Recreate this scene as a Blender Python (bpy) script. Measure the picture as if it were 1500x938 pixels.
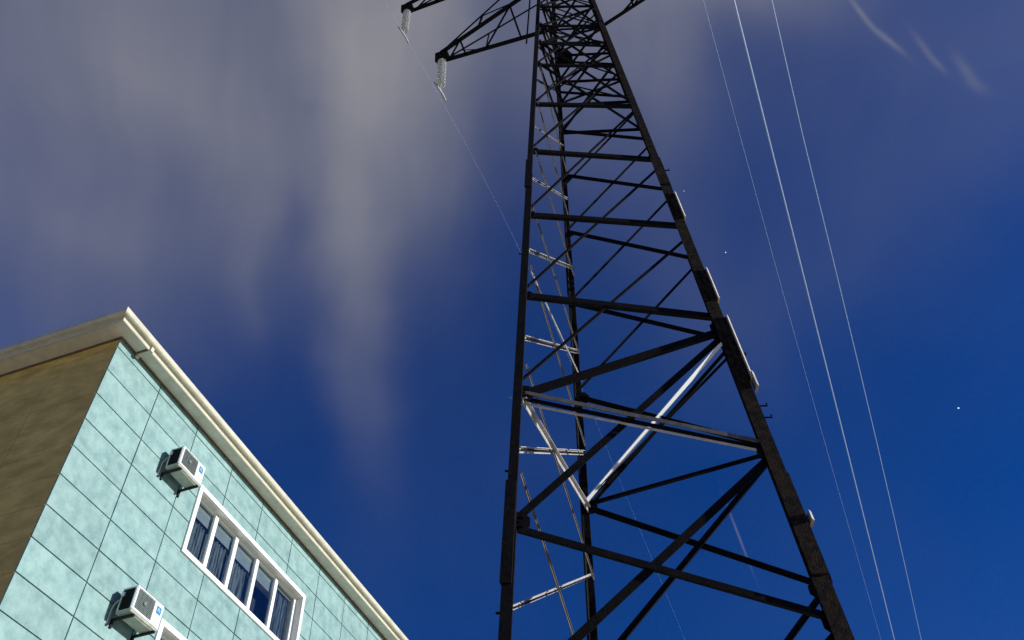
import bpy, bmesh, math, random
import numpy as np
from mathutils import Vector, Matrix
random.seed(4)
S = bpy.context.scene
for o in list(bpy.data.objects): bpy.data.objects.remove(o)
COL = S.collection
# ------------------------------------------------------------------ camera
RM = np.array([[0.998674604853619, 0.05146876354128055, 0.0],
               [0.03911576609503355, -0.7589831105457385, -0.6499343003328213],
               [-0.03345131482119759, 0.6490728805656936, -0.7599903981307172]])
# columns: right, up, back of the camera (hand-held, looking up at about 50 degrees)
CP = np.array([0.0, 0.0, 1.6]); FL = 1295.0
cam_d = bpy.data.cameras.new('camera'); cam = bpy.data.objects.new('camera', cam_d); COL.objects.link(cam)
m = Matrix([list(r) + [0] for r in RM.tolist()] + [[0, 0, 0, 1]])
m.translation = Vector(CP); cam.matrix_world = m
cam_d.sensor_width = 36; cam_d.lens = 36 * FL / 1500.0
cam_d.clip_start = 0.05; cam_d.clip_end = 20000
S.camera = cam
S.view_settings.view_transform = 'Standard'; S.view_settings.look = 'None'
S.view_settings.exposure = 0; S.view_settings.gamma = 1
S.render.resolution_x = 1024; S.render.resolution_y = 640

def ray(px, py):
    v = np.array([px - 750.0, 469.0 - py, -FL]); v = RM @ v
    return v / np.linalg.norm(v)
def proj(P):
    v = RM.T @ (np.array(P, float) - CP)
    return 750 + FL * v[0] / -v[2], 469 - FL * v[1] / -v[2]

# ------------------------------------------------------------------ world
SUN_AZ, SUN_EL = 95.0, 17.0
W = bpy.data.worlds.new('World'); S.world = W; W.use_nodes = True
nt = W.node_tree; nt.nodes.clear(); NL = nt.links
def nn(t, **k):
    n = nt.nodes.new(t)
    for a, b in k.items(): setattr(n, a, b)
    return n
def mth(op, a, b=None, clamp=False):
    n = nn('ShaderNodeMath', operation=op, use_clamp=clamp)
    for i, v in enumerate((a, b)):
        if v is None: continue
        if isinstance(v, (int, float)): n.inputs[i].default_value = v
        else: NL.new(v, n.inputs[i])
    return n.outputs[0]
def vmth(op, a, b):
    n = nn('ShaderNodeVectorMath', operation=op)
    for i, v in enumerate((a, b)):
        if isinstance(v, (tuple, list, np.ndarray)): n.inputs[i].default_value = [float(q) for q in v]
        else: NL.new(v, n.inputs[i])
    return n.outputs['Value'] if op == 'DOT_PRODUCT' else n.outputs[0]
tc = nn('ShaderNodeTexCoord'); DIR = tc.outputs['Generated']
sky = nn('ShaderNodeTexSky', sky_type='NISHITA'); sky.sun_disc = False
sky.sun_elevation = math.radians(SUN_EL); sky.sun_rotation = math.radians(SUN_AZ)
sky.dust_density = 0.0; sky.ozone_density = 3.0; sky.air_density = 1.0
tint = nn('ShaderNodeMix', data_type='RGBA', blend_type='MULTIPLY'); tint.inputs[0].default_value = 1
NL.new(sky.outputs[0], tint.inputs[6]); tint.inputs[7].default_value = (0.06, 0.41, 1.08, 1)
nz = nn('ShaderNodeTexNoise'); nz.inputs['Scale'].default_value = 5.0; nz.inputs['Detail'].default_value = 3
NL.new(DIR, nz.inputs['Vector'])
wv = vmth('SUBTRACT', nz.outputs['Color'], (0.5, 0.5, 0.5))
wsc = nn('ShaderNodeVectorMath', operation='SCALE'); NL.new(wv, wsc.inputs[0]); wsc.inputs['Scale'].default_value = 0.09
WDIR = vmth('ADD', DIR, wsc.outputs[0])
def blob(x, y, ang, a, b, s, warp=True):
    c = ray(x, y); t = math.radians(ang)
    u = ray(x + 100 * math.cos(t), y + 100 * math.sin(t)) - c; u -= c * (u @ c); u /= np.linalg.norm(u)
    v = np.cross(c, u); d = WDIR if warp else DIR
    p = vmth('DOT_PRODUCT', d, u * FL / a * 1.0); q = vmth('DOT_PRODUCT', d, v * FL / b)
    e = mth('POWER', math.e, mth('MULTIPLY', mth('ADD', mth('MULTIPLY', p, p), mth('MULTIPLY', q, q)), -1.0))
    front = mth('GREATER_THAN', vmth('DOT_PRODUCT', d, c), 0.0)
    return mth('MULTIPLY', mth('MULTIPLY', e, front), s)
# cloud banks, drifting overhead: centre, direction, length, width, density
CL = [(170, 60, 0, 560, 230, .37), (-60, 330, 0, 260, 170, .18), (575, 20, 85, 220, 110, .29), (548, 170, 75, 140, 62, .22),
      (400, 230, 40, 210, 85, .22), (520, 400, 84, 220, 40, .26), (500, 580, 80, 95, 34, .09), (365, 330, 70, 120, 50, .10),
      (388, 450, 88, 60, 18, .05), (140, 340, 10, 240, 60, .10), (965, 60, 80, 150, 66, .28), (1080, -25, 10, 140, 55, .38),
      (835, 50, 90, 150, 90, .22), (1480, 50, -30, 240, 110, .11), (1300, 330, -35, 360, 90, .045), (1180, 120, 60, 120, 70, .03), (950, 330, 60, 260, 90, .07), (650, 0, 90, 130, 60, .12),
      (640, 260, 80, 130, 45, .06), (600, -330, 0, 600, 220, .35), (440, 320, 70, 40, 20, -.07), (466, 160, 10, 30, 12, -.05), (60, 520, 0, 240, 110, .08), (300, 420, 0, 260, 120, .05)]
acc = None
for bspec in CL:
    v = blob(*bspec); acc = v if acc is None else mth('ADD', acc, v)
# thin trails
for bspec in [(1262, 20, 52, 30, 3.2, .22), (1300, 58, 40, 26, 3.6, .26), (1355, 72, 54, 24, 4, .15), (1376, 96, 46, 14, 3.5, .13), (1415, 104, 54, 24, 6, .14), (1432, 126, 25, 16, 7, .07), (1082, 785, 69, 38, 1.4, .30)]:
    acc = mth('ADD', acc, blob(*bspec, warp=False))
n2 = nn('ShaderNodeTexNoise'); n2.inputs['Scale'].default_value = 2.2; n2.inputs['Detail'].default_value = 4
NL.new(DIR, n2.inputs['Vector'])
bg_c = mth('MULTIPLY', mth('SUBTRACT', n2.outputs['Fac'], 0.42, clamp=True), 0.12)
acc = mth('ADD', acc, bg_c)
n3 = nn('ShaderNodeTexNoise'); n3.inputs['Scale'].default_value = 9; n3.inputs['Detail'].default_value = 2
NL.new(WDIR, n3.inputs['Vector'])
acc = mth('MULTIPLY', acc, mth('ADD', mth('MULTIPLY', n3.outputs['Fac'], 0.4), 0.8))
# long-exposure drift: clouds smeared along one heading
da = ray(500, 700) - ray(560, -100); da /= np.linalg.norm(da); dc = np.cross(da, ray(530, 300)); dc /= np.linalg.norm(dc); dd = np.cross(da, dc)
cmb = nn('ShaderNodeCombineXYZ')
NL.new(vmth('DOT_PRODUCT', WDIR, da * 1.3), cmb.inputs[0]); NL.new(vmth('DOT_PRODUCT', WDIR, dc * 11), cmb.inputs[1]); NL.new(vmth('DOT_PRODUCT', WDIR, dd * 4), cmb.inputs[2])
n5 = nn('ShaderNodeTexNoise'); n5.inputs['Scale'].default_value = 1.0; n5.inputs['Detail'].default_value = 3.5; n5.inputs['Roughness'].default_value = .5
NL.new(cmb.outputs[0], n5.inputs['Vector'])
acc = mth('MULTIPLY', acc, mth('ADD', mth('MULTIPLY', n5.outputs['Fac'], .85), 0.59))
n6 = nn('ShaderNodeTexNoise'); n6.inputs['Scale'].default_value = 260.0; n6.inputs['Detail'].default_value = 1
NL.new(DIR, n6.inputs['Vector'])
acc = mth('ADD', acc, mth('MULTIPLY', mth('SUBTRACT', n6.outputs['Fac'], .5), .015), clamp=True)
mix = nn('ShaderNodeMix', data_type='RGBA'); NL.new(acc, mix.inputs[0]); NL.new(tint.outputs[2], mix.inputs[6])
mix.inputs[7].default_value = (3.75, 3.7, 3.95, 1)
bgn = nn('ShaderNodeBackground'); NL.new(mix.outputs[2], bgn.inputs[0]); bgn.inputs[1].default_value = 0.08
wo = nn('ShaderNodeOutputWorld'); NL.new(bgn.outputs[0], wo.inputs[0])

# ------------------------------------------------------------------ sun
sd = bpy.data.lights.new('sun', 'SUN'); sd.energy = 5.0; sd.angle = math.radians(0.6); sd.color = (1.0, 0.97, 0.90)
sun = bpy.data.objects.new('sun', sd); COL.objects.link(sun)
az, el = math.radians(SUN_AZ), math.radians(SUN_EL)
sv = Vector((math.sin(az) * math.cos(el), math.cos(az) * math.cos(el), math.sin(el)))
sun.rotation_euler = sv.to_track_quat('Z', 'Y').to_euler(); sun.location = sv * 50

# ------------------------------------------------------------------ materials
def mat(name, col, rough=.7, metal=0, vary=.12, scale=8, bump=.0, col2=None, stretch=None, spec=.4, objvar=0.0, detail=6, thr=None):
    M = bpy.data.materials.new(name); M.use_nodes = True; t = M.node_tree; b = t.nodes['Principled BSDF']
    b.inputs['Roughness'].default_value = rough; b.inputs['Metallic'].default_value = metal
    b.inputs['Specular IOR Level'].default_value = spec
    co = t.nodes.new('ShaderNodeTexCoord'); mp = t.nodes.new('ShaderNodeMapping')
    g = t.nodes.new('ShaderNodeNewGeometry'); t.links.new(g.outputs['Position'], mp.inputs['Vector'])
    if stretch: mp.inputs['Scale'].default_value = stretch
    n = t.nodes.new('ShaderNodeTexNoise'); n.inputs['Scale'].default_value = scale; n.inputs['Detail'].default_value = detail
    n.inputs['Roughness'].default_value = .62; t.links.new(mp.outputs[0], n.inputs['Vector'])
    r = t.nodes.new('ShaderNodeValToRGB'); t.links.new(n.outputs['Fac'], r.inputs[0])
    c2 = col2 or tuple(c * (1 - vary) for c in col)
    c1 = tuple(min(1, c * (1 + vary)) for c in col) if not col2 else col
    lo, hi = thr or (.35, .68)
    r.color_ramp.elements[0].position = lo; r.color_ramp.elements[1].position = hi
    r.color_ramp.elements[0].color = (*c2, 1); r.color_ramp.elements[1].color = (*c1, 1)
    out = r.outputs[0]
    if objvar:
        oi = t.nodes.new('ShaderNodeObjectInfo'); mr = t.nodes.new('ShaderNodeMapRange')
        mr.inputs['To Min'].default_value = 1 - objvar; mr.inputs['To Max'].default_value = 1 + objvar
        t.links.new(oi.outputs['Random'], mr.inputs['Value'])
        mx = t.nodes.new('ShaderNodeVectorMath'); mx.operation = 'SCALE'
        t.links.new(out, mx.inputs[0]); t.links.new(mr.outputs[0], mx.inputs['Scale']); out = mx.outputs[0]
    t.links.new(out, b.inputs['Base Color'])
    if bump:
        n4 = t.nodes.new('ShaderNodeTexNoise'); n4.inputs['Scale'].default_value = scale * 4; n4.inputs['Detail'].default_value = 4
        t.links.new(mp.outputs[0], n4.inputs['Vector'])
        bp = t.nodes.new('ShaderNodeBump'); bp.inputs['Strength'].default_value = bump; bp.inputs['Distance'].default_value = .02
        t.links.new(n4.outputs['Fac'], bp.inputs['Height']); t.links.new(bp.outputs[0], b.inputs['Normal'])
    return M
M_panel = mat('mint_cladding', (.27, .43, .41), .6, col2=(.16, .295, .29), scale=4.5, bump=.5, objvar=.05, detail=9, thr=(.33, .62))
M_joint = mat('joint_mastic', (.13, .22, .22), .9)
M_brown = mat('brown_render', (.84, .61, .19), .9, col2=(.54, .38, .11), scale=2.0, bump=.5, stretch=(1, 1, 2.2), objvar=.03, detail=9)
M_bjoint = mat('brown_joint', (.07, .05, .035), .9)
M_cream = mat('cream_trim', (.60, .58, .45), .55, vary=.14, scale=3.5, bump=.15)
M_white = mat('white_paint', (.84, .86, .84), .45, vary=.04, scale=5)
M_soffit = mat('soffit_boards', (.70, .68, .58), .7, vary=.12, scale=4, bump=.15)
M_shade_seam = mat('brown_shade_and_seam', (.16, .12, .08), .9, vary=.3, scale=9)  # dark brown for the painted shade line under the eave, and the gutter seam
M_roof = mat('roof_felt', (.10, .10, .11), .9)
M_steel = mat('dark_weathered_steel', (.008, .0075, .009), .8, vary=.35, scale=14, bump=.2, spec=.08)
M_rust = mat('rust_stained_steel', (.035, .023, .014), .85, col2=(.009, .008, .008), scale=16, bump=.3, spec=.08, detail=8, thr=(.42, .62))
M_galv_lit = mat('galvanised_and_sunlit_steel', (.50, .49, .49), .5, col2=(.33, .31, .30), scale=10, bump=.1)  # true zinc on fittings; on tower bars it paints in sunlight
M_mid = mat('half_lit_steel', (.13, .12, .11), .6, vary=.3, scale=12)  # lighter copy of the dark steel, paints sun onto thin bars
M_lit_edge = mat('sunlit_edge_steel', (.55, .50, .42), .5, vary=.2, scale=12)  # bright copy of the steel for painted sunlit edges
M_ac = mat('ac_casing', (.80, .82, .78), .4, vary=.05, scale=9)
M_acg = mat('ac_grille', (.15, .19, .185), .5, vary=.15, scale=20)
M_acd = mat('ac_coil_black', (.008, .009, .010), .8, scale=20)
M_tray = mat('ac_base_metal', (.42, .45, .38), .5, vary=.15, scale=10)
M_blue = mat('sticker_blue', (.02, .22, .42), .4, vary=.05)
M_paleblue = mat('sticker_pale', (.35, .62, .75), .4, vary=.03)
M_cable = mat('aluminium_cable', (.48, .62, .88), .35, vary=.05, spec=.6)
M_ground = mat('dusty_concrete', (.60, .50, .34), .9, col2=(.50, .42, .28), scale=.6, bump=.3)
M_conc = mat('footing_concrete', (.36, .35, .32), .9, scale=5, bump=.3)
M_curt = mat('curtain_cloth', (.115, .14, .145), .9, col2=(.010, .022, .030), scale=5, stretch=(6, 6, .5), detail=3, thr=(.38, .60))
M_blind = mat('roller_blind', (.15, .18, .19), .8, vary=.1, scale=4)
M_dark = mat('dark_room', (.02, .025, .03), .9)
def emis(name, col, s):
    M = bpy.data.materials.new(name); M.use_nodes = True; t = M.node_tree; b = t.nodes['Principled BSDF']
    b.inputs['Base Color'].default_value = (0, 0, 0, 1); b.inputs['Emission Color'].default_value = (*col, 1); b.inputs['Emission Strength'].default_value = s
    return M
M_star = emis('starlight', (.65, .8, 1), 1.2)
def glassmat(name, tintc, fac):
    M = bpy.data.materials.new(name); M.use_nodes = True; t = M.node_tree; t.nodes.clear()
    o = t.nodes.new('ShaderNodeOutputMaterial'); tr = t.nodes.new('ShaderNodeBsdfTransparent'); tr.inputs[0].default_value = (*tintc, 1)
    gl = t.nodes.new('ShaderNodeBsdfGlossy'); gl.inputs['Roughness'].default_value = .04; gl.inputs[0].default_value = (.8, .9, 1, 1)
    fr = t.nodes.new('ShaderNodeLayerWeight'); fr.inputs[0].default_value = .5
    pw = t.nodes.new('ShaderNodeMath'); pw.operation = 'POWER'; pw.inputs[1].default_value = 3.5; t.links.new(fr.outputs['Facing'], pw.inputs[0])
    n = t.nodes.new('ShaderNodeTexNoise'); n.inputs['Scale'].default_value = 1.2
    bp = t.nodes.new('ShaderNodeBump'); bp.inputs['Strength'].default_value = .05; t.links.new(n.outputs[0], bp.inputs['Height'])
    t.links.new(bp.outputs[0], gl.inputs['Normal'])
    ad = t.nodes.new('ShaderNodeMath'); ad.operation = 'ADD'; ad.inputs[1].default_value = fac; t.links.new(pw.outputs[0], ad.inputs[0])
    mx = t.nodes.new('ShaderNodeMixShader'); t.links.new(ad.outputs[0], mx.inputs[0]); t.links.new(tr.outputs[0], mx.inputs[1]); t.links.new(gl.outputs[0], mx.inputs[2])
    t.links.new(mx.outputs[0], o.inputs[0]); return M
M_glass = glassmat('window_glass', (.93, .965, .97), .015)
M_ins = bpy.data.materials.new('insulator_glass'); M_ins.use_nodes = True
_b = M_ins.node_tree.nodes['Principled BSDF']; _b.inputs['Base Color'].default_value = (.85, .88, .88, 1); _b.inputs['Roughness'].default_value = .15
_b.inputs['Transmission Weight'].default_value = .4; _b.inputs['IOR'].default_value = 1.45

# ------------------------------------------------------------------ helpers
def link(name, bm, mt, parent=None, smooth=False):
    me = bpy.data.meshes.new(name); bmesh.ops.recalc_face_normals(bm, faces=bm.faces)
    bm.to_mesh(me); bm.free(); me.materials.append(mt)
    if smooth:
        for p in me.polygons: p.use_smooth = True
    o = bpy.data.objects.new(name, me); COL.objects.link(o)
    if parent: o.parent = parent
    return o
def empty(name, loc=(0, 0, 0), rz=0):
    o = bpy.data.objects.new(name, None); COL.objects.link(o); o.location = loc; o.rotation_euler = (0, 0, rz); return o
def tag(o, label=None, cat=None, group=None, kind=None):
    for k, v in (('label', label), ('category', cat), ('group', group), ('kind', kind)):
        if v: o[k] = v
    return o
def box(bm, x0, y0, z0, x1, y1, z1):
    vs = [bm.verts.new(p) for p in ((x0, y0, z0), (x1, y0, z0), (x1, y1, z0), (x0, y1, z0), (x0, y0, z1), (x1, y0, z1), (x1, y1, z1), (x0, y1, z1))]
    for f in ((0, 3, 2, 1), (4, 5, 6, 7), (0, 1, 5, 4), (1, 2, 6, 5), (2, 3, 7, 6), (3, 0, 4, 7)): bm.faces.new([vs[i] for i in f])
def bx(*a):
    bm = bmesh.new(); box(bm, *a); return bm
def prism(bm, pts, p, q, ex, ey):
    """closed profile pts (in ex, ey) swept from p to q"""
    ra = [bm.verts.new(p + ex * a + ey * b) for a, b in pts]; rb = [bm.verts.new(q + ex * a + ey * b) for a, b in pts]
    k = len(pts)
    for i in range(k): bm.faces.new((ra[i], ra[(i + 1) % k], rb[(i + 1) % k], rb[i]))
    bm.faces.new(ra[::-1]); bm.faces.new(rb)
def lbar(bm, p, q, nrm, w, flip=1, th=None, side=1):
    """steel angle p->q: one flange lies in the face whose normal is nrm, the other stands on its edge"""
    p, q = Vector(p), Vector(q); d = (q - p).normalized(); n = Vector(nrm); n = (n - d * n.dot(d)).normalized(); s = d.cross(n) * flip
    t = th or max(.008, w * .12); n = n * side
    prof = [(-w / 2, 0), (w / 2, 0), (w / 2, t), (-w / 2 + t, t), (-w / 2 + t, w * .6), (-w / 2, w * .6)]
    prism(bm, prof, p, q, s, n)
def tube(bm, pts, r, k=6):
    rings = []
    for i, p in enumerate(pts):
        a = pts[max(0, i - 1)]; b = pts[min(len(pts) - 1, i + 1)]; d = (Vector(b) - Vector(a)).normalized()
        u = d.orthogonal().normalized() if i == 0 else (u - d * u.dot(d)).normalized(); v = d.cross(u)
        rings.append([bm.verts.new(Vector(p) + (u * math.cos(2 * math.pi * j / k) + v * math.sin(2 * math.pi * j / k)) * r) for j in range(k)])
    for a, b in zip(rings, rings[1:]):
        for j in range(k): bm.faces.new((a[j], a[(j + 1) % k], b[(j + 1) % k], b[j]))
    bm.faces.new(rings[0][::-1]); bm.faces.new(rings[-1])
def lathe(bm, prof, k=16):
    rings = [[bm.verts.new((r * math.cos(2 * math.pi * j / k), r * math.sin(2 * math.pi * j / k), z)) for j in range(k)] for r, z in prof]
    for a, b in zip(rings, rings[1:]):
        for j in range(k): bm.faces.new((a[j], a[(j + 1) % k], b[(j + 1) % k], b[j]))
    bm.faces.new(rings[0][::-1]); bm.faces.new(rings[-1])

# ------------------------------------------------------------------ ground
bm = bmesh.new(); n = 24; R0 = 6000
vs = [[bm.verts.new((math.copysign(abs(i / n) ** 3, i) * R0, math.copysign(abs(j / n) ** 3, j) * R0, 0)) for j in range(-n, n + 1)] for i in range(-n, n + 1)]
for i in range(2 * n):
    for j in range(2 * n): bm.faces.new((vs[i][j], vs[i + 1][j], vs[i + 1][j + 1], vs[i][j + 1]))
g = link('ground', bm, M_ground); tag(g, kind='structure')

# ------------------------------------------------------------------ building (local x runs along the mint wall, -y is outward)
hx, hy = 0.29827641, 0.95447953; S0 = 7.6; DW = 9.6
nx, ny = hy, -hx
corner = Vector((hx * S0 - nx * DW, hy * S0 - ny * DW, 0))
B = empty('apartment_building', corner, math.atan2(hy, hx))
tag(B, 'building with mint panelled wall and dark brown side wall under a cream eave', 'building')
LX, LY, ZT = 24.0, 13.0, 13.452
PW = 0.02      # panel thickness proud of the core
bm = bmesh.new(); box(bm, 0.0, 0.0, 0, LX, LY, 13.50)
core = link('wall', bm, M_joint, B)
# columns / rows
xs = [0.0, 1.2, 2.42, 3.68, 4.90, 6.17, 7.44]
while xs[-1] < LX - .3: xs.append(xs[-1] + 1.26)
xs[-1] = LX
zs = [ZT, 13.235]
while zs[-1] > 1.0: zs.append(zs[-1] - 0.566)
zs.append(.4)
holes = [(2.99, 10.99 - 2.78 * k, 6.93, 12.36 - 2.78 * k) for k in range(4)] 
holes = [h for h in holes]
def sub(r, h):
    x0, z0, x1, z1 = r; a0, b0, a1, b1 = h
    if a0 >= x1 or a1 <= x0 or b0 >= z1 or b1 <= z0: return [r]
    out = []
    if a0 > x0: out.append((x0, z0, a0, z1))
    if a1 < x1: out.append((a1, z0, x1, z1))
    c0, c1 = max(x0, a0), min(x1, a1)
    if b0 > z0: out.append((c0, z0, c1, b0))
    if b1 < z1: out.append((c0, b1, c1, z1))
    return out
G = .011
far = bmesh.new()
for i in range(len(xs) - 1):
    for j in range(len(zs) - 1):
        r = [(xs[i] + (G if i else 0), zs[j + 1] + G, xs[i + 1] - G, zs[j] - G)]
        for h in holes: r = [q for s in r for q in sub(s, h)]
        if not r: continue
        single = xs[i] < 13.0 and zs[j] > 7.4
        b_ = bmesh.new() if single else far
        for (a, c, d, e) in r:
            k = -PW - random.random() * .003 if single else -PW
            box(b_, a if i else -PW, k, c, d, .004, e)
        if single: link('panel', b_, M_panel, B)
o = link('far_panels', far, M_panel, B); tag(o, kind='stuff')
far = bmesh.new(); ys = [0.004] + [1.3 * k for k in range(1, 10)] + [LY]
for i in range(len(ys) - 1):
    for j in range(len(zs) - 1):
        single = i < 3 and zs[j] > 7.4
        b_ = bmesh.new() if single else far
        box(b_, -PW + .001 - random.random() * .006, ys[i] + (.004 if i else 0), zs[j + 1] + .004, .003, ys[i + 1] - .004, zs[j] - .004)
        if single: link('panel', b_, M_brown, B)
o = link('side_panels', far, M_brown, B); tag(o, kind='stuff')
# eaves: profile (out, z) swept round the corner with a mitre
def sweep(name, prof, mt, x0=.062):
    bm = bmesh.new()
    path = [lambda o_: (LX + .3, -o_), lambda o_: (-o_ - x0, -o_), lambda o_: (-o_ - x0, LY + .3)]
    rings = [[bm.verts.new((*f(a), z)) for a, z in prof] for f in path]; k = len(prof)
    for ra, rb in zip(rings, rings[1:]):
        for i in range(k): bm.faces.new((ra[i], ra[(i + 1) % k], rb[(i + 1) % k], rb[i]))
    bm.faces.new(rings[0]); bm.faces.new(rings[-1][::-1])
    return link(name, bm, mt, B)
sweep('soffit', [(-.05, 13.458), (.285, 13.458), (.285, 13.56), (-.05, 13.56)], M_soffit)
sweep('gutter_lip', [(.287, 13.448), (.303, 13.440), (.316, 13.456), (.316, 13.50), (.287, 13.50)], M_cream)
sweep('fascia', [(.287, 13.503), (.33, 13.51), (.33, 13.60), (.287, 13.60)], M_soffit)
sweep('roof_edge', [(.333, 13.525), (.382, 13.525), (.405, 13.542), (.416, 13.57), (.416, 13.635), (.40, 13.66), (.333, 13.665)], M_cream)
sweep('eave_shade_strip', [(.0212, 13.425), (.052, 13.425), (.052, 13.4565), (.0212, 13.4565)], M_shade_seam, .002)  # dark strip put in for the thin shadow between wall and soffit
link('roof', bx(-.375, -.32, 13.563, LX + .2, LY + .2, 13.655), M_roof, B)
# gutter joint strap
bm = bmesh.new(); box(bm, .385, -.33, 13.415, .455, -.045, 13.456); box(bm, .385, -.355, 13.415, .455, -.331, 13.53)
box(bm, .385, -.075, 13.375, .455, -.04, 13.414)
link('gutter_strap', bm, M_cream, B)
link('gutter_seam', bx(.355, -.28, 13.442, .384, -.07, 13.457), M_shade_seam, B)

# windows
def window(dz, first):
    x0, z0, x1, z1 = 2.92, 10.93 + dz, 7.0, 12.41 + dz; w = .095; y0, y1 = -.055, -.004
    bm = bmesh.new()
    ix0, iz0, ix1, iz1 = x0 + w, z0 + w, x1 - w, z1 - w
    box(bm, x0, y0, z0, ix0, .02, z1); box(bm, ix1, y0, z0, x1, .02, z1); box(bm, ix0, y0, z0, ix1, .02, iz0); box(bm, ix0, y0, iz1, ix1, .02, z1)
    W_ = link('window', bm, M_white, B)
    # recess lining
    bm = bmesh.new(); t = .02; rd = .16
    box(bm, ix0 - t, .022, iz0 - t, ix0, rd + .5, iz1 + t); box(bm, ix1, .022, iz0 - t, ix1 + t, rd + .5, iz1 + t)
    box(bm, ix0, .022, iz1, ix1, rd + .5, iz1 + t); box(bm, ix0, .022, iz0 - t, ix1, rd + .5, iz0)
    link('reveal', bm, M_soffit, W_)
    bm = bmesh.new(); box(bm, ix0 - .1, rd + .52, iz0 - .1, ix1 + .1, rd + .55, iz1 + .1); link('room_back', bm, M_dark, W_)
    ms = [ix0, 3.76, 4.49, 5.28, 6.05, 6.86]
    yy0, yy1 = .10, .17
    bm = bmesh.new(); box(bm, ix0, yy0, iz0, ix1, yy1, iz0 + .05); box(bm, ix0, yy0, iz1 - .04, ix1, yy1, iz1)
    box(bm, 6.82, yy0, iz0 + .05, ix1, yy1, iz1 - .04); box(bm, ix0, yy0, iz0 + .05, ix0 + .03, yy1, iz1 - .04)
    link('sash_frame', bm, M_white, W_)
    for x in ms[1:-1]:
        bm = bmesh.new(); box(bm, x - .05, yy0 - .012, iz0 + .05, x + .05, yy1 - .02, iz1 - .04); link('mullion', bm, M_white, W_)
    for k in range(5):
        a, b = ms[k] + .03, ms[k + 1] - .03
        bm = bmesh.new(); box(bm, a, .125, iz0 + .04, b, .133, iz1 - .03); link('pane', bm, M_glass, W_)
        hb = [.34, .33, .36, .35, .10][k]
        bm = bmesh.new(); box(bm, a, .19, iz1 - hb, b, .195, iz1 - .01); link('blind', bm, M_blind, W_)
        cover = [(0, 1), (0, 1), (0, 1), (0, .25), (.38, 1)][k]
        bm = bmesh.new(); N = 40; u0, u1 = a + (b - a) * cover[0], a + (b - a) * cover[1]; pr = None
        for i in range(N + 1):
            u = u0 + (u1 - u0) * i / N; dy = .25 + .022 * math.sin(i * 1.15 + k) + .01 * math.sin(i * .41 + k * 2)
            c = (bm.verts.new((u, dy, iz0)), bm.verts.new((u, dy, iz1 - .02)))
            if pr: bm.faces.new((pr[0], c[0], c[1], pr[1]))
            pr = c
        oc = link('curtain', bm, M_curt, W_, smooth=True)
    return W_
# cut window openings in the core
for k, h in enumerate(holes):
    cb = link('cutter', bx(h[0] - .03, -.5, h[1] - .05, h[2] + .05, .75, h[3] + .05), M_joint, B)
    md = core.modifiers.new('cut', 'BOOLEAN'); md.object = cb; md.operation = 'DIFFERENCE'; md.solver = 'EXACT'
bpy.context.view_layer.update()
dg = bpy.context.evaluated_depsgraph_get(); me = bpy.data.meshes.new_from_object(core.evaluated_get(dg)); core.modifiers.clear(); core.data = me
for o in [o for o in COL.objects if o.name.startswith('cutter')]: bpy.data.objects.remove(o)
for k in range(4): window(-2.78 * k, k == 0)

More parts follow.
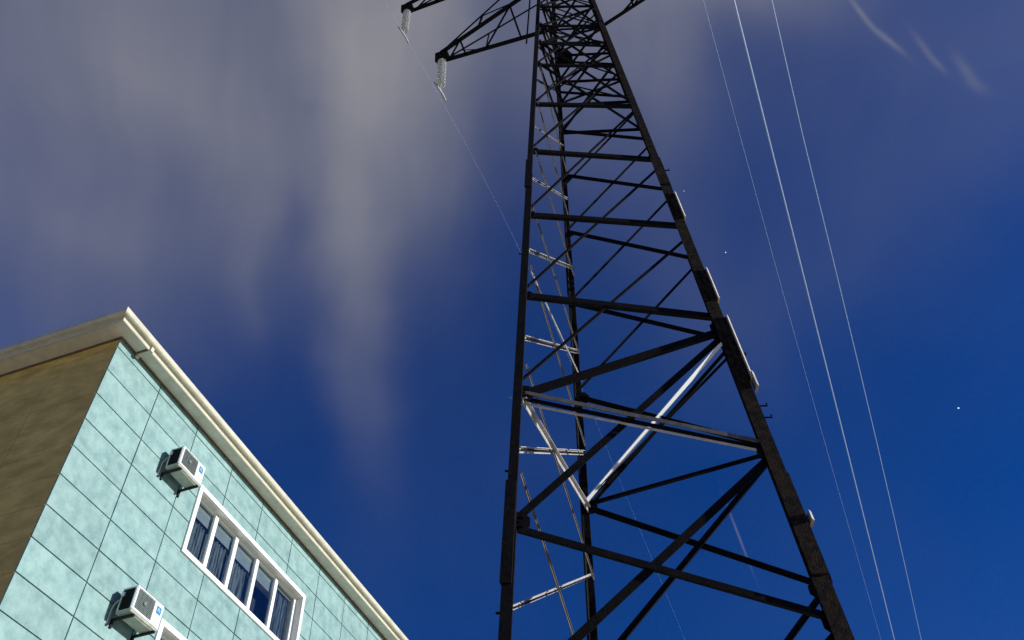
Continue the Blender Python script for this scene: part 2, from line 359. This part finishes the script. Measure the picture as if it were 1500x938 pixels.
# ------------------------------------------------------------------ air conditioners
def bvbox(bm, x0, y0, z0, x1, y1, z1, r=.012):
    b2 = bmesh.new(); box(b2, x0, y0, z0, x1, y1, z1); bmesh.ops.bevel(b2, geom=list(b2.edges), offset=r, segments=2, affect='EDGES')
    me_ = bpy.data.meshes.new('t'); b2.to_mesh(me_); b2.free(); bm.from_mesh(me_); bpy.data.meshes.remove(me_)
def ac(z, label):
    base = B.matrix_world @ Vector((0, 0, 0))
    A = empty('air_conditioner'); A.matrix_world = Matrix.LocRotScale(corner, None, None) @ Matrix.Rotation(math.atan2(hy, hx), 4, 'Z') @ Matrix.Translation((1.84, -PW, z))
    tag(A, label, 'air conditioner', 'air conditioners on the mint wall')
    w, h, d0, d1 = .69, .42, .10, .38      # y outward negative
    bm = bmesh.new()
    bvbox(bm, 0.0, -d1, 0, w, -d1 + .05, h, .012)             # front shell
    bvbox(bm, 0.012, -d1 + .048, h - .03, w, -d0, h - .002, .008)      # top
    bvbox(bm, .47, -d1 + .048, .03, w, -d0, h - .03, .01)    # right housing
    bvbox(bm, 0.0, -d0 - .035, 0.0, .028, -d0, h * .62, .008)    # rear left post
    link('casing', bm, M_ac, A)
    bm = bmesh.new(); bvbox(bm, 0.012, -d1 + .052, .035, .466, -d0 - .005, h - .034, .004)
    for k in range(16): box(bm, 0.004, -d1 + .06 + k * .0135, .045, .012, -d1 + .066 + k * .0135, h - .05)
    link('coil', bm, M_acd, A)
    bm = bmesh.new(); bvbox(bm, 0.004, -d1 + .01, -.03, w - .01, -d0, .028, .008); bvbox(bm, .10, -d1 + .03, -.05, w - .10, -d0 - .03, -.032, .006)
    link('base_tray', bm, M_tray, A)
    bm = bmesh.new(); cx, cz = .245, h / 2
    box(bm, .045, -d1 - .004, .05, .455, -d1 - .001, h - .05)
    link('grille_back', bm, M_acg, A)
    bm = bmesh.new()
    for k in range(13):
        zz = .058 + k * .0262; box(bm, .052, -d1 - .014, zz, .453, -d1 - .006, zz + .004)
    for xx in (.15, .25, .35): box(bm, xx, -d1 - .018, .052, xx + .005, -d1 - .015, h - .052)
    link('fan_grille', bm, M_acg, A)
    bm = bmesh.new(); b3 = bmesh.new(); lathe(b3, [(.001, 0), (.035, 0), (.035, .006), (.001, .008)], 20)
    b3.transform(Matrix.Translation((cx - .01, -d1 - .019, cz)) @ Matrix.Rotation(math.pi / 2, 4, 'X')); me_ = bpy.data.meshes.new('t'); b3.to_mesh(me_); b3.free(); bm.from_mesh(me_)
    link('fan_hub', bm, M_acg, A)
    bm = bmesh.new(); box(bm, .525, -d1 - .004, .225, .635, -d1 - .001, .345); st = link('sticker', bm, M_blue, A)
    bm = bmesh.new()
    for (a, b_, c, d_) in ((.548, .25, .560, .315), (.592, .25, .604, .315), (.560, .278, .592, .290), (.566, .300, .586, .322)): box(bm, a, -d1 - .006, b_, c, -d1 - .0045, d_)
    link('sticker_mark', bm, M_paleblue, st)
    bm = bmesh.new(); bvbox(bm, -.018, -d0 - .07, h * .62, .012, -d0 - .01, h * .62 + .075, .008); link('valve_cover', bm, M_ac, A)
    for xx in (.06, .58):
        bm = bmesh.new(); box(bm, xx, -d1 - .02, -.085, xx + .04, .0, -.052); box(bm, xx, -.03, -.20, xx + .04, .0, -.086)
        link('bracket', bm, M_acd, A)
    bm = bmesh.new(); pts = [(.03, -d0 - .03, h * .5), (-.02, -d0, h * .45), (-.03, -.04, h * .2), (-.02, -.02, -.1), (.0, .01, -.16)]
    tube(bm, pts, .011); link('pipe', bm, M_cream, A, smooth=True)
    return A
ac(11.955, 'upper white air conditioner just below the eave beside the top window')
ac(9.11, 'lower white air conditioner beside the second window down, at picture bottom')

# ------------------------------------------------------------------ lattice tower
LEG = {'A': (792.1, -.05353), 'B': (814.3, .05662), 'C': (869.8, .39663), 'D': (869.0, .3870)}
RB = {'A': 6.1, 'B': 9.1, 'C': 6.7, 'D': 9.8}
ap = ray(800, -170); AP = CP + ap * (8.0 / math.hypot(ap[0], ap[1]))
def legbase(k):
    a, b = LEG[k]; n_ = np.cross(ray(a + b * 600, 600), AP - CP); h_ = np.cross(n_, [0, 0, 1]); h_ /= np.linalg.norm(h_)
    if h_ @ (AP - CP) < 0: h_ = -h_
    return CP + h_ * RB[k]
LB = {k: legbase(k) for k in LEG}
def NZ(k, z):
    b = LB[k]; return Vector(b + (AP - b) * ((z - b[2]) / (AP[2] - b[2])))
def N(k, y):
    b = LB[k]; lo, hi = -.055, .97
    for _ in range(44):
        mm = (lo + hi) / 2
        if proj(b + (AP - b) * mm)[1] > y: lo = mm
        else: hi = mm
    return Vector(b + (AP - b) * lo)
axis_c = sum((NZ(k, 0) for k in LEG), Vector()) / 4
T = empty('lattice_tower', axis_c); tag(T, 'tall dark steel lattice electricity pylon seen from below', 'pylon')
T.matrix_world = Matrix.Translation(axis_c); TI = T.matrix_world.inverted()
FN = {}
def fnorm(a, b):
    """normal of a face pointing to the inside of the tower"""
    p, q, r = NZ(a, 2), NZ(b, 2), NZ(a, 20); nn_ = (q - p).cross(r - p).normalized(); c = Vector((axis_c.x, axis_c.y, 0)) * 1
    mid = (p + q) / 2; inn = (NZ('A', 2) + NZ('D', 2) + NZ('B', 2) + NZ('C', 2)) / 4
    return nn_ if nn_.dot(inn - mid) > 0 else -nn_
for a, b in ('AC', 'BD', 'AB', 'CD'): FN[a + b] = FN[b + a] = fnorm(a, b)
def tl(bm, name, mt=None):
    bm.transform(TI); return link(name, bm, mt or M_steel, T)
TOPZ = 30.4
# legs: heavy angles with the heel outwards, two butt-joined lengths with splice plates
for k in 'ABCD':
    nb = {'A': 'CB', 'B': 'DA', 'C': 'AD', 'D': 'BC'}[k]
    zz = [0.25, 6.2, 12.6, 19.0, TOPZ]; wd = [.098, .088, .078, .068]
    if k in 'CD': wd = [.150, .140, .112, .080]
    bm = bmesh.new()
    for i in range(4):
        p, q = NZ(k, zz[i]), NZ(k, zz[i + 1]); d = (q - p).normalized()
        e1 = (NZ(nb[0], zz[i]) - p); e1 = (e1 - d * e1.dot(d)).normalized(); e2 = NZ(nb[1], zz[i]) - p; e2 = (e2 - d * e2.dot(d)).normalized()
        w = wd[i]; t = .018; o_ = (e1 + e2) * (-.03 - .02)
        prism(bm, [(0, 0), (w, 0), (w, t), (t, t), (t, w), (0, w)], p + o_, q + o_, e1, e2)
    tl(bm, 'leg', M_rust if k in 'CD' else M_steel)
    for zc, L_ in ((6.2, .55), (12.6, .40)):
        bm = bmesh.new(); p, q = NZ(k, zc - L_), NZ(k, zc + L_); d = (q - p).normalized()
        e1 = (NZ(nb[0], zc) - p); e1 = (e1 - d * e1.dot(d)).normalized(); e2 = NZ(nb[1], zc) - p; e2 = (e2 - d * e2.dot(d)).normalized()
        o_ = (e1 + e2) * -.063; w = wd[1] + .01
        prism(bm, [(0, 0), (w, 0), (w, .012), (.012, .012), (.012, w), (0, w)], p + o_, q + o_, e1, e2)
        tl(bm, 'splice_plate', M_rust if k in 'CD' else M_steel)
def bar(ka, ya, kb, yb, w=.06, flip=1, mt=None, name='brace', off=0, face=None, side=1):
    f = face or (ka + kb if ka + kb in FN else 'AC'); n_ = FN[f]
    p, q = N(ka, ya), N(kb, yb); d = (q - p).normalized()
    bm = bmesh.new(); lbar(bm, p + n_ * (.012 + off) , q + n_ * (.012 + off), n_, w, flip, side=side); return tl(bm, name, mt)
# front face A-C (nearest the camera): belts then diagonals
for ya, yc, w in ((62, 66, .05), (93, 95, .07), (150, 153, .085), (219, 231, .085), (312, 328, .085), (430, 462, .085), (770, 905, .06)):
    bar('A', ya, 'C', yc, w, name='belt')
bar('A', 579, 'C', 656, .055, -1, name='belt', off=.02)
p, q = N('A', 590), N('C', 664); bm = bmesh.new(); lbar(bm, p, q, (.5, -.75, -.45), .022, 1, side=-1); tl(bm, 'belt_lit_edge', M_lit_edge)  # thin bright bar, paints the sunlit lower edge of the belt
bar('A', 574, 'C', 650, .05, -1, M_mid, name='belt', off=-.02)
bar('A', 574, 'C', 480, .085, 1, off=.015)
bar('C', 486, 'A', 760, .075, 1, off=.03)
bar('C', 662, 'A', 1030, .078, 1, off=.03)
bar('C', 918, 'A', 1500, .085, 1, off=.03)
bar('A', 1030, 'C', 1330, .07, name='belt')
for ya, yc in ((555, 346), (420, 243), (303, 158), (213, 103), (146, 62), (90, 25)):
    bar('A', ya, 'C', yc, .032, 1, off=.01)
# back face B-D
for yb, yd, w in ((92, 96, .05), (137, 144, .055), (194, 206, .062), (259, 280, .062), (342, 381, .062), (447, 500, .062), (584, 655, .062), (745, 860, .065)):
    bar('B', yb, 'D', yd, w, name='belt')
p, q = N('B', 741), N('D', 500); bm = bmesh.new(); lbar(bm, p + FN['BD'] * .05, q + FN['BD'] * .05, (.72, -.69, 0), .055, 1, side=-1); tl(bm, 'brace', M_white)  # white tone paints sunlight onto this steel bar
bar('B', 750, 'D', 512, .045, 1, off=.0)
bar('B', 742, 'D', 666, .05)
bar('D', 672, 'B', 985, .075)
bar('D', 868, 'B', 1300, .075)
for yb, yd in ((574, 390), (440, 292), (338, 215), (272, 165), (190, 106), (130, 70), (75, 20)):
    bar('B', yb, 'D', yd, .034)
bar('B', 740, 'D', 522, .035, off=.02)
# left face A-B seen from its inner side
for ya, yb, w, mt in ((368, 393, .05, M_galv_lit), (496, 516, .055, M_galv_lit), (660, 664, .06, M_galv_lit), (892, 843, .042, M_galv_lit), (263, 292, .04, M_galv_lit), (186, 214, .025, M_mid), (118, 137, .035, M_steel), (70, 92, .04, M_steel)):  # the bright belts have sunlight put into their colour
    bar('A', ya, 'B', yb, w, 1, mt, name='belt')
    if mt is M_galv_lit:
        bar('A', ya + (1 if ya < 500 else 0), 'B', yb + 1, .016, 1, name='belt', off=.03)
bar('A', 588, 'B', 748, .075, 1, M_galv_lit, off=.02)  # sunlit look of this brace comes from its bright colour
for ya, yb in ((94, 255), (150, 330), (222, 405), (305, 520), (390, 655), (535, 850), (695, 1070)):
    bar('A', ya, 'B', yb, .032, 1, M_mid, off=.03)  # grey tone paints the sun on these diagonals
bar('A', 400, 'B', 560, .02, 1, M_lit_edge, off=.05)  # narrow bar coloured as a sunlit line
for ya, yb in ((213, 176), (303, 254), (150, 112), (420, 362)):
    bar('A', ya, 'B', yb, .03, 1, off=.03)
# right face C-D (edge-on from the camera)
for z in (5.4, 7.2, 9.2, 11.2, 13.1, 15.0, 16.8):
    p, q = NZ('C', z), NZ('D', z); bm = bmesh.new(); lbar(bm, p + FN['CD'] * .02, q + FN['CD'] * .02, FN['CD'], .06); tl(bm, 'belt')
for i, z in enumerate((5.4, 7.2, 9.2, 11.2, 13.1, 15.0)):
    z2 = (7.2, 9.2, 11.2, 13.1, 15.0, 16.8)[i]; a, b = ('C', 'D') if i % 2 else ('D', 'C')
    p, q = NZ(a, z), NZ(b, z2); bm = bmesh.new(); lbar(bm, p + FN['CD'] * .03, q + FN['CD'] * .03, FN['CD'], .05); tl(bm, 'brace')
# near the ground, below the picture
for f in ('AC', 'BD', 'AB', 'CD'):
    for za, zb in ((.6, 3.4), (3.4, .6)):
        p, q = NZ(f[0], za), NZ(f[1], zb); bm = bmesh.new(); lbar(bm, p + FN[f] * (.02 if za < zb else .05), q + FN[f] * (.02 if za < zb else .05), FN[f], .07); tl(bm, 'brace')
    p, q = NZ(f[0], 3.5), NZ(f[1], 3.5); bm = bmesh.new(); lbar(bm, p + FN[f] * .02, q + FN[f] * .02, FN[f], .07); tl(bm, 'belt')
# upper body: belts on four sides with crossed bracing, and plan bracing inside
ZA = N('A', 37).z
lv = [N('A', 93).z, N('A', 62).z, ZA, 20.1, 21.4, 22.6, 23.4, 24.6, 25.75, 27.3, 28.2, 29.2, TOPZ - .05]
for i, z in enumerate(lv):
    for f in ('AC', 'BD', 'AB', 'CD'):
        if i == 0 and f == 'AC': continue
        p, q = NZ(f[0], z + .02), NZ(f[1], z + .02); bm = bmesh.new(); lbar(bm, p + FN[f] * .015, q + FN[f] * .015, FN[f], .06 if i < 4 else .05); tl(bm, 'belt')
    for a, b, oz in (('A', 'D', .05), ('B', 'C', .10)):
        if i > 4: continue
        p, q = NZ(a, z + oz), NZ(b, z + oz); bm = bmesh.new(); lbar(bm, p, q, (0, 0, 1), .05); tl(bm, 'plan_brace')
    if i < len(lv) - 1 and i > 0:
        for f in ('AC', 'BD', 'AB', 'CD'):
            for a, b, o_ in ((f[0], f[1], .03), (f[1], f[0], .055)):
                p, q = NZ(a, z + .06) + FN[f] * o_, NZ(b, lv[i + 1] - .04) + FN[f] * o_
                bm = bmesh.new(); lbar(bm, p, q, FN[f], .048); tl(bm, 'brace')
# gusset plates
def gusset(k, y, f, w=.22, hgt=.30, mt=None, off=.005):
    p = N(k, y); n_ = FN[f]; up = (Vector(AP) - p).normalized(); other = f.replace(k, ''); s = NZ(other, p.z) - p; s = (s - up * s.dot(up)); s = (s - n_ * s.dot(n_)).normalized()
    bm = bmesh.new(); prof = [(-.03, -hgt / 2), (w * .6, -hgt / 2), (w, -hgt / 5), (w, hgt / 5), (w * .6, hgt / 2), (-.03, hgt / 2)]
    prism(bm, prof, p + n_ * (off - .011), p + n_ * (off - .001), s, up)
    for a, b in ((.03, -.3), (.03, .3), (.55, -.22), (.55, .22), (.3, 0)):
        c = p + s * (w * a) + up * (hgt * b); prism(bm, [(-.012, -.012), (.012, -.012), (.012, .012), (-.012, .012)], c + n_ * (off - .03), c + n_ * (off - .0105), s, up)
    tl(bm, 'gusset_plate', mt)
for k, y, f in (('A', 576, 'AC'), ('C', 480, 'AC'), ('C', 658, 'AC'), ('A', 765, 'AC'), ('C', 912, 'AC'), ('B', 742, 'BD'), ('D', 664, 'BD'), ('B', 584, 'BD'), ('D', 863, 'BD'), ('A', 1030, 'AC')):
    gusset(k, y, f, .15, .22)
for k, y, f in (('A', 432, 'AC'), ('C', 460, 'AC'), ('A', 314, 'AC'), ('C', 328, 'AC'), ('A', 220, 'AC'), ('C', 230, 'AC'), ('B', 445, 'BD'), ('B', 343, 'BD'), ('B', 262, 'BD'), ('C', 95, 'AC'), ('A', 94, 'AC'), ('C', 66, 'AC')):
    gusset(k, y, f, .10, .13)
gusset('B', 85, 'BD', .34, .9); gusset('B', 82, 'AB', .24, .8)
# splice cover plates with a painted sunlit edge, and step bolts on the outer side of the right hand leg
def strip(k, y0, y1, o1, mt, w=.03, name='cover_plate', slant=False):
    p, q = N(k, y0), N(k, y1); s = Vector((RM[0][0], RM[1][0], 0)).normalized() ; d = (q - p).normalized(); s = (s - d * s.dot(d)).normalized(); n_ = d.cross(s)
    bm = bmesh.new(); prism(bm, [(o1, -.09 if slant else -.06), (o1 + w, -.06 if slant else -.05), (o1 + w, .03), (o1, .03)], p, q, s, n_); tl(bm, name, mt)
for y0, y1, o1 in ((560, 470, .04), (445, 400, .03), (325, 288, .025)):
    strip('C', y0, y1, o1 - .08, M_rust, .09); strip('C', y0 - 1, y1, o1 + .011, M_lit_edge, .026, slant=True)
def step(k, y, L_=.12, mt=None):
    p = N(k, y); s = Vector((RM[0][0], RM[1][0], 0)).normalized()
    bm = bmesh.new(); tube(bm, [p + s * -.02, p + s * L_, p + s * L_ + Vector((0, 0, .035))], .010, 6); tl(bm, 'step_bolt', mt)
for y in (595, 612, 520, 250): step('C', y, .125)
for y in (572,): 
    strip('C', y, 552, .07, M_galv_lit, .03, 'tag_plate', True)
strip('C', 770, 757, .065, M_galv_lit, .03, 'tag_plate', True)
for k, y in (('A', 582), ('A', 372), ('A', 898), ('A', 690)):
    p = N(k, y); s = -Vector((RM[0][0], RM[1][0], 0)).normalized(); bm = bmesh.new(); tube(bm, [p, p + s * .10], .011, 6); tl(bm, 'step_bolt', M_galv_lit if y == 582 else None)
for k in 'ABCD':
    p = NZ(k, .2); bm = bmesh.new(); b3 = bmesh.new(); box(b3, p.x - .4, p.y - .4, -.3, p.x + .4, p.y + .4, .26)
    bmesh.ops.bevel(b3, geom=list(b3.edges), offset=.03, segments=1, affect='EDGES'); b3.transform(TI); bm.free(); link('footing', b3, M_conc, T)

# crossarms: level one from its tip, level two longer above it
def axis(z): return sum((NZ(k, z) for k in LEG), Vector()) / 4
def onplane(px, py, z):
    r = ray(px, py); return Vector(CP + r * ((z - CP[2]) / r[2]))
def vplane_hit(px, py, p0, dirh):
    n_ = Vector((-dirh.y, dirh.x, 0)); r = Vector(ray(px, py)); t_ = (p0 - Vector(CP)).dot(n_) / r.dot(n_); return Vector(CP) + r * t_
AAZ = math.radians(-70.5); AD = Vector((math.sin(AAZ), math.cos(AAZ), 0))
TIP1 = vplane_hit(648, 84, axis(ZA), AD); AL1 = (TIP1 - axis(TIP1.z)).length
TIP2 = vplane_hit(597, 13, axis(ZA), AD)
print('tower', 'apex', AP, 'ZA', ZA, 'tip1', TIP1, 'arm', AL1, 'tip2', TIP2, (TIP2 - axis(TIP2.z)).length)
def seg(p, q, w=.06, n_=(0, 0, 1), mt=None, name='crossarm_bar', flip=1):
    bm = bmesh.new(); lbar(bm, p, q, n_, w, flip); tl(bm, name, mt)
def crossarm(tip, rise, near, farl):
    z = tip.z; pa, pb = NZ(near, z), NZ(farl, z); ua, ub = NZ(near, z + rise), NZ(farl, z + rise)
    e = (tip - (pa + pb) / 2).normalized(); side = (pb - pa).normalized() * .10
    ta, tb = tip - side, tip + side
    seg(pa, ta, .085); seg(pb, tb, .085); seg(ua, ta + Vector((0, 0, .06)), .065, side); seg(ub, tb + Vector((0, 0, .06)), .065, side)
    for s_, (p, u, t_) in enumerate(((pa, ua, ta), (pb, ub, tb))):
        w_ = .045 if s_ == 0 else .03
        for a, b_ in (((.62, .60), (.62, .84)) if s_ else ((.62, .60), (.20, .60), (.85, .93))):
            seg(p.lerp(t_, a), u.lerp(t_, b_), w_, side)
    for i, a in enumerate((.30, .80)):
        l1, l2 = pa.lerp(ta, a), pb.lerp(tb, a); seg(l1, l2, .045)
        b_ = (.62, .95)[i]; seg(l1, pb.lerp(tb, b_), .04)
    bm = bmesh.new(); c = tip; sd_ = side.normalized(); prism(bm, [(-.16, -.10), (.14, -.13), (.20, 0), (.14, .13), (-.16, .10)], c + Vector((0, 0, -.05)), c + Vector((0, 0, .09)), e, sd_)
    tl(bm, 'arm_end_plate')
def mirror(P):
    c = axis(P.z); v = P - c; return c - v
TIP3 = axis(29.2) + AD * AL1
tips = []
for tip, rise in ((TIP1, 1.9), (TIP2, 1.7), (TIP3, 1.1)):
    crossarm(tip, rise, 'A', 'B'); tips.append(tip)
    m_ = mirror(tip); crossarm(m_, rise, 'D', 'C'); tips.append(m_)
# inner hanging rod by the left leg
p = vplane_hit(771, 64, axis(ZA), AD); q = vplane_hit(777, -10, axis(ZA), AD); seg(p, q, .035, (0, 1, 0))

# ------------------------------------------------------------------ insulator strings
disc_me = None
def insulator(tip, bottom_z, label):
    global disc_me
    I = empty('insulator_string', tip + Vector((0, 0, -.05))); tag(I, label, 'insulator', 'glass insulator strings hanging from the crossarms')
    L_ = tip.z - .05 - bottom_z; nd = max(4, int((L_ - .30) / .165))
    if disc_me is None:
        b = bmesh.new(); lathe(b, [(.012, .05), (.035, .05), (.04, .0), (.098, -.026), (.102, -.036), (.085, -.040), (.08, -.026), (.05, -.04), (.012, -.045)], 18)
        o = link('disc', b, M_ins, I, True); disc_me = o.data; bpy.data.objects.remove(o)
    for i in range(nd):
        o = bpy.data.objects.new('disc', disc_me); COL.objects.link(o); o.parent = I; o.location = (0, 0, -.20 - i * .165)
    b = bmesh.new(); tube(b, [(0, 0, 0), (0, 0, -L_)], .016, 6); link('rod', b, M_galv_lit, I)
    b = bmesh.new(); tube(b, [(-.10, -.22, -L_ - .02), (-.04, -.08, -L_ + .03), (.04, .08, -L_ + .03), (.10, .22, -L_ - .02)], .025, 8); link('clamp', b, M_galv_lit, I, True)
    return Vector((I.location.x, I.location.y, bottom_z - .02))
names = ['left end of the lower crossarm', 'right end of the lower crossarm', 'left end of the longer upper crossarm', 'right end of the longer upper crossarm', 'left end of the top crossarm', 'right end of the top crossarm']
def bot_for(tip, y):
    lo, hi = .3, 3
    for _ in range(30):
        mm = (lo + hi) / 2
        if proj(np.array(tip) - np.array([0, 0, mm]))[1] < y: lo = mm
        else: hi = mm
    return tip.z - lo
bots = []
L1 = tips[0].z - bot_for(tips[0], 134)
print('insulator length', L1, 'second', tips[2].z - bot_for(tips[2], 46))
for i, tp in enumerate(tips):
    bots.append(insulator(tp, tp.z - L1, 'glass disc insulator string hanging from the ' + names[i]))

# ------------------------------------------------------------------ conductors
WAZ = math.radians(20.5); WD = Vector((math.sin(WAZ), math.cos(WAZ), 0))
def wire(start, pix, r, label, far_=150, back=60, use_start=False):
    ds, hs = [], []
    for x, y in pix:
        P = vplane_hit(x, y, start, WD); ds.append((P - start).dot(WD)); hs.append(P.z)
    if use_start: ds += [0, 0]; hs += [start.z, start.z]
    c = np.polyfit(ds, hs, 2 if len(ds) > 2 else 1)
    print('wire', label[:20], 'start z', start.z, 'coef', c, 'ds', [round(d, 1) for d in ds], [round(h_, 1) for h_ in hs])
    d1 = max(ds) ; pts = []
    # beyond the seen stretch carry on with a gentle sag towards the next tower
    c2 = c if len(c) == 3 else np.array([0, *c])
    for i in range(80):
        d = -back + (far_ + back) * i / 79
        if d > d1: sl = 2 * c2[0] * d1 + c2[1]; h_ = np.polyval(c2, d1) + sl * (d - d1) + .0009 * (d - d1) ** 2
        elif d < 0: sl = c2[1]; h_ = c2[2] + sl * d * (-1 if sl < 0 else 1) * (1) ; h_ = c2[2] - abs(sl) * abs(d) * .6
        else: h_ = np.polyval(c2, d)
        P = start + WD * d; pts.append(Vector((P.x, P.y, h_)))
    bm = bmesh.new(); tube(bm, pts, r, 6); o = link('power_line', bm, M_cable, None, True)
    tag(o, label, 'power line', 'conductors strung from the tower'); return o
wire(bots[1], [(1045, 60), (1060, 105), (1117, 320), (1200, 620), (1240, 760)], .005, 'faint thin power line nearest the tower, leftmost of the three on the right')
wire(bots[3], [(1072, 0), (1100, 80), (1153, 320), (1237, 640), (1310, 938)], .028, 'brightest power line, middle of the three to the right of the tower')
wire(bots[5], [(1130, 0), (1142, 80), (1206, 320), (1283, 640), (1330, 850)], .007, 'pale power line farthest right of the three beside the tower')
wire(bots[2], [(715, 270), (750, 345), (873, 618)], .0018, 'very faint power line sloping behind the tower from the longer left crossarm', use_start=True)

# ------------------------------------------------------------------ stars
for x, y, r, lb in ((1404, 598, 2.6, 'small bright star low in the clear blue sky at far right'), (1063, 370, 1.9, 'tiny faint star between the tower leg and the power lines'), (1002, 280, 1.3, 'tiniest star just off the upper right edge of the tower')):
    P = Vector(CP + ray(x, y) * 3000); bm = bmesh.new(); bmesh.ops.create_icosphere(bm, subdivisions=2, radius=r); o = link('star', bm, M_star, None, True); o.location = P
    tag(o, lb, 'star', 'stars in the night sky')
